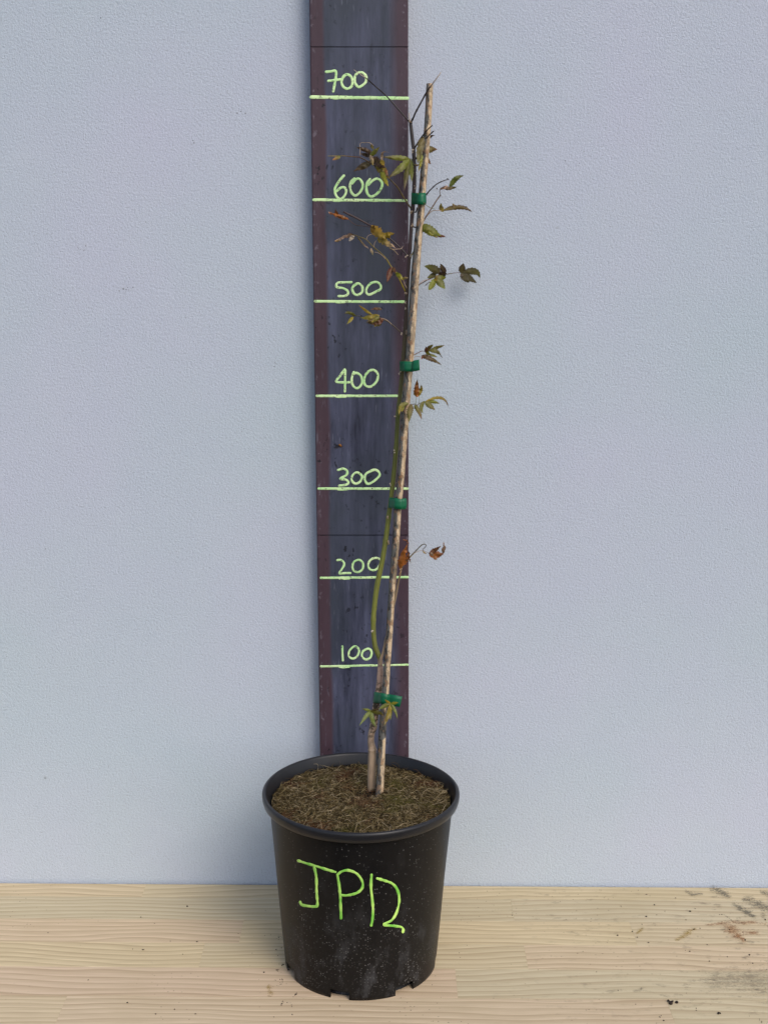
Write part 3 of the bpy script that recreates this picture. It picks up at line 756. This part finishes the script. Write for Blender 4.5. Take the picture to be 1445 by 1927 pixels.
def build_trunk():
    rows = [(1486, 691, 706), (1470, 691.8, 706), (1440, 692.5, 707), (1413, 693.3, 708), (1407, 693, 707), (1395, 692, 703.8), (1380, 693, 705), (1365, 696, 710), (1332, 700.7, 714), (1294, 707.5, 719),
            (1259, 710.4, 720.6), (1240, 710.2, 719), (1221, 702.5, 712), (1204, 699.6, 708.2), (1173, 698, 706.8), (1141, 700, 709), (1100, 705, 714.6), (1056, 714.5, 723.5), (1018, 721, 729.8), (973, 726.8, 735.6),
            (952, 730, 738), (920, 734, 742), (900, 736, 744.4), (846, 741, 749.2), (782, 745, 752.6), (729, 750.5, 758), (677, 755, 763), (624, 759, 766.4), (571, 761.5, 768.2), (519, 765, 771), (466, 768.3, 774.4),
            (421, 771, 777.4), (394, 773, 779.8), (342, 776.3, 783), (289, 775.5, 781.6), (263, 773, 779), (234, 770, 775.6), (229, 769.4, 776)]
    zcol = [(1500, 'TN', .8), (1420, 'TN', .95), (1300, 'PK', 1.0), (1247, 'PK', 1.0), (1236, 'GS', .8), (1160, 'GS', 1.05), (1050, 'GS', .95), (900, 'OL', 1.1), (780, 'OL', 1.0), (690, 'BO', .85), (655, 'BO', .75), (600, 'BR', .55),
            (540, 'BR', .5), (470, 'PU', .95), (380, 'PU', .75), (300, 'BK', 1.1), (220, 'BK', .8)]
    P = [on_plant((a+b)/2, y, 0) for y, a, b in rows]; Rw = [(b-a)*.5*MPP for y, a, b in rows]
    P[0].z -= .02
    n = 5; PP = spline(P, n); RR = [float(np.interp(i/n, range(len(Rw)), Rw)) for i in range(len(PP))]
    ys = [float(np.interp(i/n, range(len(rows)), [r[0] for r in rows])) for i in range(len(PP))]
    for ny in (1412, 1168, 1018, 974, 918, 850, 787, 688, 628, 545, 470, 390, 315, 287):
        i = min(range(len(ys)), key=lambda k: abs(ys[k]-ny)); RR[i] *= 1.14
    v, f = tube(PP, RR, 14); cols = []
    for y in ys:
        ks = zcol[::-1]; yy = [k[0] for k in ks]
        j = min(max(int(np.searchsorted(yy, y)), 1), len(ks)-1); t = (y-yy[j-1])/(yy[j]-yy[j-1]); t = min(max(t, 0), 1)
        k = (C[ks[j-1][1]]*ks[j-1][2])*(1-t)+(C[ks[j][1]]*ks[j][2])*t
        cols += [(*k, 1)]*14
    keep(mesh('trunk', v, f, MTR, None, True, cols), SAP)
    buds = [('A3', 280, 720, 8), ('A3', 300, 1160, 8), ('A3', 325, 110, 6), ('A3', 440, 110, 8), ('Z6', 795, 465, 5), ('Z6', 862, 450, 9), ('Z6', 850, 68, 5), ('Z6', 840, 138, 5), ('Z4', 1240, 812, 6),
            ('Z4', 1312, 822, 7), ('Z4', 1232, 1384, 8), ('Z3', 130, 522, 7), ('Z3', 190, 718, 8), ('Z3', 118, 1420, 9), ('Z3', 118, 1640, 8), ('U', 1062, 716, 9), ('Z7', 212, 745, 7), ('Z7', 95, 1738, 5),
            ('Z3', 165, 1075, 6), ('B3', 690, 105, 6), ('A2', 290, 868, 7)]
    for zk, x, y, s in buds:
        px, py = zc(zk, x, y); p = on_plant(px, py, -.0025); vv, ff = [], []
        k = s*.22*MPP
        for q in range(3): blob(p+Vector((random.gauss(0, k*.6), random.gauss(0, k*.3), random.gauss(0, k*.8))), k, vv, ff, 1.3)
        keep(mesh('bud_scar', vv, ff, MTW, None, True, [(*(C['LT'] if s < 8 else C['TN']), 1)]*len(vv)), SAP)
build_trunk()

# twigs --------------------------------------------------------------
twig(zl('U', 1050, 712, 1025, 690, 900, 545, 770, 400, 640, 285, 510, 172), 2.7, 2.0, 'BK', 'BK', 0, -.012)
twig(zl('U', 514, 175, 430, 120, 368, 74), 1.6, .8, 'TN', 'LT', -.012, -.014, 'branch', False, 'dead pale tip of the top left twig')
twig(zl('U', 1075, 715, 1095, 680, 1130, 600, 1200, 470, 1268, 345, 1305, 290), 3.2, 2.4, 'BK', 'BK', -.002, -.018)
twig(zl('U', 1300, 297, 1370, 205, 1418, 140, 1440, 104), 2.2, 1.4, 'DB', 'LT', -.018, -.020, 'branch', False, 'pale dry tip of the top right twig')
twig(zl('U', 1056, 712, 1052, 660, 1048, 606), 1.8, 1.2, 'LT', 'LT', -.002, -.003, 'branch', False, 'short dead white stub at the fork')
twig(zl('Z3', 150, 490, 180, 440, 230, 360, 295, 265, 370, 180, 428, 128), 2.8, 1.8, 'BK', 'DB', 0, -.022)
twig(zl('Z3', 180, 640, 260, 470, 320, 355, 385, 272, 452, 212), 2.6, 1.8, 'DB', 'BK', -.002, -.021)
twig(zl('Z2', 1330, 1165, 1270, 1085, 1190, 960, 1120, 840, 1060, 770, 930, 640, 760, 500, 640, 420, 530, 365), 2.6, 1.8, 'BO', 'BR', 0, -.022)
twig(zl('Z2', 535, 365, 440, 362, 300, 348, 180, 350, 55, 350), 1.7, .9, 'RB', 'OY', -.022, -.026, 'branch', False)
twig(zl('Z3', 170, 1450, 190, 1410, 200, 1370), 2.6, 1.8, 'BK', 'DB', 0, -.002)
twig(zl('Z3', 310, 1215, 360, 1145, 430, 1070, 505, 1008, 590, 968, 668, 943), 2.3, 1.6, 'BK', 'BK', .008, -.002)
twig(zl('Z3', 655, 922, 664, 945, 684, 945), 1.8, .9, 'BK', 'BK', -.002, -.002, 'branch', False)
twig(zl('Z3', 115, 1650, 180, 1668, 250, 1650, 300, 1560, 360, 1465, 440, 1345, 500, 1250, 555, 1180), 2.2, 2.0, 'BR', 'BR', .001, .004)
twig(zl('Z3', 300, 1575, 345, 1500, 420, 1425, 490, 1412, 570, 1416), 1.6, 1.1, 'BR', 'TN', .004, 0, 'branch', False)
twig(zl('Z3', 200, 1148, 250, 1200, 290, 1285, 370, 1358, 470, 1395), 1.2, .9, 'GS', 'OL', -.017, -.018, 'branch', False)
twig(zl('Z4', 1310, 815, 1360, 740, 1390, 620, 1430, 470, 1470, 370), 2.6, 2.2, 'OY', 'GS', .001, -.001)
twig(zl('Z4', 1260, 815, 1170, 715, 1080, 630, 1000, 562, 850, 460, 700, 360, 480, 240, 290, 150), 2.2, 3.4, 'BK', 'PU', 0, .004)
twig(zl('Z4', 720, 395, 640, 368, 560, 362, 480, 348, 420, 310, 370, 262, 330, 235), 1.2, 1.0, 'PU', 'BR', -.006, -.010, 'branch', False)
twig(zl('Z4', 1235, 1375, 1170, 1240, 1100, 1100, 1000, 960, 930, 850, 840, 760, 740, 675, 640, 575, 570, 540, 440, 495), 2.6, 1.5, 'OY', 'BO', 0, -.020)
twig(zl('Z4', 925, 862, 870, 805, 810, 768, 760, 758), 1.1, .7, 'PK', 'TN', -.010, -.014, 'branch', False)
twig(zl('Z4', 640, 575, 650, 530, 680, 500, 725, 490), .9, .7, 'TN', 'TN', -.018, -.016, 'branch', False)
twig(zl('Z4', 750, 685, 762, 620, 790, 582), 1.3, .7, 'TN', 'TN', -.016, -.016, 'branch', False)
twig(zl('Z4', 1030, 715, 1100, 712, 1165, 705, 1185, 670), 1.2, .9, 'TN', 'PK', -.004, -.002, 'branch', False)
twig(zl('Z4', 980, 690, 1060, 735, 1118, 800), 1.0, .6, 'OY', 'TN', -.008, -.010, 'branch', False)
twig(zl('Z5', 150, 560, 185, 535, 260, 490, 350, 440, 450, 400, 560, 360, 690, 345, 780, 330), 1.8, 1.4, 'PU', 'BO', .010, .022)
twig(zl('Z5', 770, 330, 860, 320, 960, 320), 1.0, .9, 'RB', 'PU', .022, .026, 'branch', False)
twig(zl('Z5', 290, 550, 330, 515, 375, 485), 1.6, 1.2, 'BK', 'BK', .014, .014, 'branch', False)
twig(zl('Z6', 805, 472, 740, 410, 660, 340, 600, 300, 540, 280, 450, 255), 2.2, 1.5, 'DB', 'BO', 0, -.004)
twig(zl('Z6', 665, 348, 630, 310, 580, 278, 500, 258), 1.0, .8, 'TN', 'TN', -.006, -.008, 'branch', False)
twig(zl('Z6', 290, 262, 245, 240, 200, 238, 150, 240), 1.4, .9, 'PU', 'OL', -.006, -.008, 'branch', False)
twig(zl('Z7', 440, 400, 480, 370, 560, 318, 630, 285, 705, 248, 775, 256), 2.0, .9, 'PK', 'RB', .006, -.002)
twig(zl('Z7', 230, 1742, 280, 1660, 330, 1590, 365, 1520, 400, 1448, 470, 1462, 550, 1450, 600, 1480, 640, 1440, 720, 1410, 770, 1390), 1.6, 1.0, 'BO', 'BR', -.001, -.014)
twig(zl('Z7', 570, 1450, 572, 1360, 585, 1270), .8, .7, 'OL', 'OL', -.012, -.012, 'branch', False)
twig(zl('Z7', 640, 1445, 650, 1360, 648, 1280), .8, .6, 'BO', 'OL', -.013, -.012, 'branch', False)
twig([(715.5, 1252), (717, 1240), (721, 1228), (726, 1204), (731, 1186), (734.5, 1167), (739.5, 1145), (747, 1110), (749, 1097), (753, 1080.6), (756, 1068), (763, 1056), (771.6, 1048), (779, 1040)], 5.5, 2.0, 'TN', 'BO', -.004, -.019,
     'branch', False, 'dead tan side shoot crossing the cane')
twig(zl('Z8', 585, 610, 660, 530, 740, 450, 790, 415, 840, 412, 862, 440, 835, 485, 800, 515, 800, 560), 2.0, 1.0, 'DO', 'PU', -.019, -.020)
twig(zl('Z8', 600, 612, 680, 572, 770, 556, 850, 575, 945, 628), .9, .7, 'TN', 'RB', -.019, -.022, 'branch', False)

# leaves -------------------------------------------------------------
leaf('Z3', None, [(292, 300, 205, 720, 125, 'BO', 'OL', 240, 500), (270, 560, 215, 845, 60, 'YG', 'OY'), (240, 420, 260, 640, 60, 'TN', 'BO')], -.020, .5, 'long folded olive leaf hanging beside the cane')
leaf('Z3', None, [(300, 500, 505, 490, 125, 'OL', 'RB'), (300, 590, 408, 715, 85, 'BO', 'RB'), (380, 330, 468, 280, 36, 'BR', 'DB', 415, 290)], .012, .2, 'reddish leaf half hidden behind the cane top')
leaf('Z2', (1290, 395, 1320, 400, 1345, 470, 1385, 480), [(1290, 395, 870, 365, 95, 'YG', 'PU'), (1290, 395, 955, 685, 120, 'YG', 'PU'), (1290, 395, 1205, 890, 100, 'OL', 'PU'), (1290, 395, 1325, 745, 92, 'YG', 'OL')],
     -.012, .15, 'largest five lobed green leaf left of the stem', 'OL', 1.4)
leaf('Z2', None, [(740, 320, 475, 222, 74, 'BR', 'DB', 600, 250), (720, 350, 540, 310, 75, 'DB', 'BR'), (720, 440, 440, 582, 115, 'DO', 'BR')], -.018, .5, 'dark brown curled leaf on the upper left branch')
leaf('Z2', (540, 345, 545, 250, 545, 160, 620, 148, 690, 152, 745, 195), [(690, 350, 840, 205, 75, 'YG', 'OY'), (700, 335, 742, 495, 70, 'TN', 'OY'), (700, 180, 760, 260, 50, 'BO', 'OL')], -.026, .6, 'twisted yellow green leaf on a hooked stalk', 'TN', 1.1)
leaf('Z2', None, [(730, 370, 920, 530, 140, 'DB', 'BR'), (860, 400, 905, 500, 80, 'OY', 'YB'), (760, 480, 900, 600, 100, 'BO', 'OL')], -.020, .8, 'crumpled dark brown leaf in the upper left cluster')
leaf('Z2', None, [(790, 480, 985, 700, 150, 'OY', 'BR'), (850, 570, 978, 818, 96, 'YG', 'OY'), (900, 540, 970, 660, 70, 'OR', 'PK')], -.021, .6, 'yellow green leaf hanging from the upper left branch')
leaf('Z2', None, [(250, 355, 125, 412, 66, 'OL', 'OR')], -.026, .2, 'tiny orange leaf at the tip of the upper left branch')
leaf('Z2', None, [(880, 420, 975, 300, 40, 'TN', 'PK', 880, 300)], -.026, .8, 'small pale shrivelled curl')
leaf('Z3', None, [(690, 1060, 910, 890, 92, 'GR', 'OL', 790, 930), (610, 1085, 805, 1055, 62, 'BR', 'OL'), (660, 1040, 580, 1095, 50, 'PK', 'RB')], -.002, .3, 'small green leaf at the end of the upper right twig')
leaf('Z3', (590, 1085, 540, 1110, 550, 1180), [(500, 1090, 480, 1070, 20, 'PU', 'DB'), (540, 1100, 640, 1040, 34, 'BR', 'PK')], .000, .6, 'shrivelled brown bud leaf on the upper right twig')
leaf('Z3', None, [(600, 1425, 565, 1298, 80, 'OY', 'OL', 560, 1370), (590, 1416, 1040, 1447, 82, 'BO', 'PU', 850, 1365), (760, 1385, 730, 1300, 50, 'TN', 'OY'), (850, 1370, 965, 1350, 26, 'BR', 'PU')], .002, .35, 'long serrated purple brown leaf reaching right')
leaf('Z3', None, [(258, 1640, 560, 1800, 165, 'OL', 'YG'), (300, 1690, 520, 1830, 110, 'YG', 'OY'), (500, 1790, 636, 1808, 52, 'RB', 'RB')], -.014, .4, 'bright yellow green leaf with a brown tip right of the cane')
leaf('Z4', None, [(370, 262, 60, 160, 66, 'OR', 'OR', 220, 215), (190, 215, 172, 98, 52, 'OR', 'BR'), (120, 190, 60, 140, 40, 'OR', 'PK'), (330, 250, 220, 210, 46, 'LT', 'OR')], -.012, 1.0, 'dry orange leaf at the left end of its branch')
leaf('Z4', None, [(715, 360, 960, 590, 165, 'YB', 'OY'), (860, 530, 1055, 468, 112, 'OY', 'YB'), (790, 560, 1085, 695, 100, 'OY', 'PK'), (720, 450, 740, 350, 80, 'YB', 'BR')], -.016, 1.1, 'crumpled mustard yellow leaf on the middle left branch')
leaf('Z4', None, [(460, 495, 150, 600, 62, 'BR', 'PK', 330, 520), (450, 510, 370, 590, 62, 'LT', 'GY'), (250, 570, 150, 598, 46, 'TN', 'YB')], -.020, .9, 'withered pale leaf at the far left of its branch')
leaf('Z4', None, [(505, 530, 690, 720, 36, 'BO', 'PK', 585, 630), (700, 700, 742, 812, 44, 'TN', 'OL')], -.022, .6, 'narrow dried strip of leaf dangling down')
leaf('Z4', None, [(1020, 985, 945, 1222, 100, 'RB', 'RB'), (1010, 1000, 1085, 1070, 90, 'BR', 'RB')], -.010, .4, 'small dark red leaf above the figure 500')
leaf('Z4', (1190, 1170, 1210, 1230, 1245, 1300), [(1085, 1065, 1200, 1185, 74, 'YG', 'OY'), (1170, 1165, 1272, 1140, 46, 'OY', 'TN')], -.008, .5, 'small yellow leaf close to the stem', 'TN', 1.0)
leaf('Z5', None, [(560, 330, 262, 198, 165, 'DO', 'OL', 420, 240), (480, 340, 320, 415, 110, 'DO', 'OL')], .014, .3, 'dark olive leaf pointing left on the right hand twig')
leaf('Z5', None, [(650, 340, 560, 150, 118, 'DB', 'DB'), (540, 390, 675, 320, 150, 'DB', 'BK')], .012, .6, 'dark brown folded leaf on the right hand twig')
leaf('Z5', (190, 515, 260, 462, 340, 448, 430, 452), [(480, 420, 345, 638, 125, 'YG', 'OL', 400, 560), (490, 440, 672, 405, 130, 'OL', 'YG'), (490, 430, 650, 625, 160, 'OL', 'GB'), (470, 470, 520, 350, 70, 'OY', 'TN')], .006, .25,
     'lighter olive leaf with rounded lobes below the dark one', 'PK', 1.0)
leaf('Z5', None, [(950, 325, 985, 145, 150, 'DO', 'DB'), (945, 320, 1085, 505, 150, 'DO', 'DO'), (960, 320, 1225, 505, 140, 'DO', 'DO'), (980, 320, 1280, 420, 150, 'DO', 'OL', 1190, 300), (940, 330, 960, 410, 60, 'DB', 'DB')], .024, .25,
     'dark olive leaf farthest right, close to the wall', fold=.2)
leaf('Z6', (480, 245, 482, 200, 478, 165), [(510, 235, 258, 262, 86, 'OY', 'OL'), (520, 262, 330, 322, 60, 'BR', 'BO'), (505, 240, 400, 322, 66, 'OL', 'OY')], -.010, .5, 'olive yellow leaf on the lowest left branch', 'PU', .9)
leaf('Z6', None, [(412, 222, 235, 92, 42, 'OY', 'YB')], -.014, .2, 'thin yellow lobe pointing up left')
leaf('Z6', None, [(560, 285, 350, 330, 100, 'RB', 'BO'), (540, 310, 440, 378, 80, 'BO', 'OY')], -.006, .8, 'crumpled reddish leaf on the lowest left branch')
leaf('Z6', None, [(540, 145, 395, 152, 46, 'BR', 'RB'), (480, 130, 540, 148, 22, 'TN', 'PK')], -.008, .6, 'small flat brown leaf under the 500 line')
leaf('Z6', None, [(205, 238, 55, 214, 50, 'OL', 'DO', 110, 195), (170, 250, 85, 350, 48, 'OY', 'OL')], -.008, .3, 'small two lobed olive leaf at the left tip')
leaf('Z7', None, [(800, 290, 800, 135, 80, 'RB', 'RB'), (810, 280, 970, 98, 105, 'BR', 'OL', 880, 170), (880, 250, 1235, 118, 92, 'OL', 'BO', 1060, 165), (870, 240, 1140, 355, 120, 'OL', 'DO', 1040, 260), (1120, 340, 1190, 408, 26, 'DB', 'DB'), (800, 270, 900, 340, 100, 'OL', 'OL'),
                  (860, 320, 1060, 390, 66, 'OL', 'OL')], -.004, .3, 'lobed olive leaf right above the second tie from the top')
leaf('Z7', (505, 410, 540, 385, 600, 372, 690, 378), [(700, 355, 1165, 572, 128, 'BR', 'BO', 900, 420), (740, 370, 690, 430, 60, 'RB', 'RB')], -.006, .35, 'slim brown lobe drooping right beside the tie', 'GY', 1.2)
leaf('Z7', None, [(600, 1290, 608, 885, 130, 'OR', 'BR', 590, 1080), (610, 1280, 690, 1010, 90, 'OY', 'BO', 690, 1120), (590, 1290, 503, 1110, 56, 'OY', 'OR')], -.012, .7, 'upright dry orange brown leaf above its neighbours')
leaf('Z7', None, [(480, 1455, 418, 1872, 165, 'BO', 'OL', 430, 1650)], -.022, .2, 'broad olive lobe hanging in front of the cane')
leaf('Z7', None, [(535, 1475, 700, 1808, 118, 'OL', 'RB', 640, 1620)], -.018, .2, 'olive lobe with a reddish tip')
leaf('Z7', None, [(770, 1385, 742, 1670, 108, 'OL', 'OL', 690, 1520), (780, 1385, 1015, 1588, 150, 'OL', 'BO'), (800, 1380, 1115, 1450, 90, 'YG', 'OL', 980, 1400), (800, 1385, 1308, 1540, 78, 'OY', 'PU', 1150, 1315)], -.016, .25, 'hand shaped olive leaf with one long curled finger')
leaf('Z7', None, [(400, 1445, 190, 1720, 130, 'OL', 'OY', 240, 1500), (300, 1470, 250, 1640, 70, 'YG', 'OY')], -.016, .3, 'olive yellow lobe curling over the stem')
leaf('A1', (455, 690, 540, 680, 620, 690, 640, 720), [(450, 690, 248, 645, 76, 'GB', 'OL'), (450, 690, 190, 1038, 110, 'GB', 'GR', 330, 840), (450, 690, 578, 1075, 125, 'GB', 'GR', 490, 890), (450, 690, 750, 790, 120, 'OL', 'BO', 620, 730), (470, 690, 640, 650, 60, 'BO', 'RB')],
     -.022, .2, 'lower left of the two star shaped green leaves at the stem base', 'TN', 1.5)
leaf('A1', (905, 540, 800, 590, 660, 640), [(900, 540, 768, 435, 70, 'OY', 'YB'), (900, 540, 1080, 508, 84, 'YG', 'OY'), (900, 540, 630, 665, 110, 'OL', 'GR', 750, 590), (900, 540, 738, 1045, 120, 'OY', 'BO', 850, 800), (900, 540, 905, 915, 110, 'YG', 'OL'), (900, 540, 1062, 892, 90, 'GB', 'OL', 1000, 690)],
     -.030, .2, 'upper right star shaped green leaf in front of the lowest tie', 'OL', 1.2)
leaf('Z8', None, [(285, 960, 450, 400, 185, 'OR', 'OR', 330, 700), (340, 900, 480, 560, 110, 'OR', 'RB'), (450, 560, 515, 880, 50, 'RB', 'BR'), (470, 420, 335, 312, 50, 'RB', 'OR', 400, 320), (300, 940, 265, 1100, 40, 'TN', 'OR')], -.018, 1.0,
     'large dry orange leaf shrivelled against the cane')
leaf('Z8', None, [(930, 645, 1200, 448, 125, 'RB', 'BR'), (940, 650, 1270, 620, 190, 'OR', 'RB'), (1225, 640, 1240, 372, 76, 'BR', 'PK', 1265, 480), (1020, 680, 1120, 768, 90, 'OR', 'TN'), (960, 620, 1060, 680, 80, 'TN', 'OR')], -.022, .8,
     'dry rust brown leaf curled up at the far right end of its twig')
leaf('Z8', None, [(790, 565, 855, 640, 46, 'OY', 'PK')], -.020, .8, 'tiny shrivelled yellow bit hanging from the twig loop')

# ------------------------------------------------------------------ green ties
def tie(cols, label):
    """columns (top x, top y, bottom x, bottom y, depth mm) of a strip of tape wrapped round stem and cane"""
    v, f = [], []
    T = spline([on_plant(a, b, d/1000) for a, b, _, _, d in cols], 4); B = spline([on_plant(a, b, d/1000) for _, _, a, b, d in cols], 4)
    for t, b in zip(T, B):
        for k in range(4):
            q = t.lerp(b, k/3); v.append(q)
    for i in range(len(T)-1):
        for k in range(3): f.append((i*4+k, i*4+k+1, i*4+k+5, i*4+k+4))
    o = mesh('plant_tie', v, f, MTI, None); tag(o, label, 'plant tie', 'green ties round stem and cane')
    md = o.modifiers.new('thick', 'SOLIDIFY'); md.thickness = .0005; md.offset = 0
    return o
def zcols(zk, *c):
    out = []
    for (a, b, x, y, d) in c: out.append((*zc(zk, a, b), *zc(zk, x, y), d))
    return out
tie(zcols('Z3', (330, 1165, 325, 1310, 4), (240, 1155, 230, 1320, 7), (130, 1150, 125, 1318, 5), (118, 1150, 114, 1318, -1), (128, 1149, 124, 1320, -5), (200, 1150, 195, 1323, -15), (255, 1150, 262, 1325, -18), (318, 1148, 322, 1325, -16), (334, 1190, 336, 1290, -11)),
    'topmost green tie, level with the 600 line')
tie(zcols('Z7', (480, 480, 480, 715, 4), (350, 480, 350, 710, 8), (225, 480, 225, 704, 5), (212, 480, 212, 705, -1), (225, 479, 222, 706, -6), (290, 481, 285, 708, -14), (350, 482, 345, 711, -17), (470, 486, 462, 718, -18), (492, 484, 484, 722, -18), (520, 464, 505, 714, -21), (590, 450, 580, 700, -23), (645, 438, 660, 683, -24)),
    'green tie below the small leaf, above the 400 line, with a stiff flap')
tie(zcols('A3', (600, 375, 600, 550, 3), (450, 360, 440, 550, 7), (330, 352, 312, 535, 5), (316, 350, 300, 535, -1), (330, 349, 312, 537, -6), (400, 356, 385, 547, -14), (440, 360, 420, 552, -17), (515, 378, 520, 566, -18), (550, 368, 545, 566, -17), (612, 365, 610, 556, -15), (628, 420, 626, 500, -12)),
    'green tie between the 200 and 300 lines')
tie(zcols('A1', (1100, 360, 1080, 600, 2), (800, 310, 780, 550, 7), (560, 270, 530, 500, 5), (540, 265, 515, 500, -1), (560, 266, 530, 505, -6), (640, 280, 620, 519, -12), (710, 292, 690, 531, -17), (830, 318, 810, 556, -18), (870, 318, 850, 560, -16), (1000, 340, 960, 585, -19), (1168, 372, 1112, 606, -21)),
    'lowest green tie, slanting, behind the star shaped leaves')
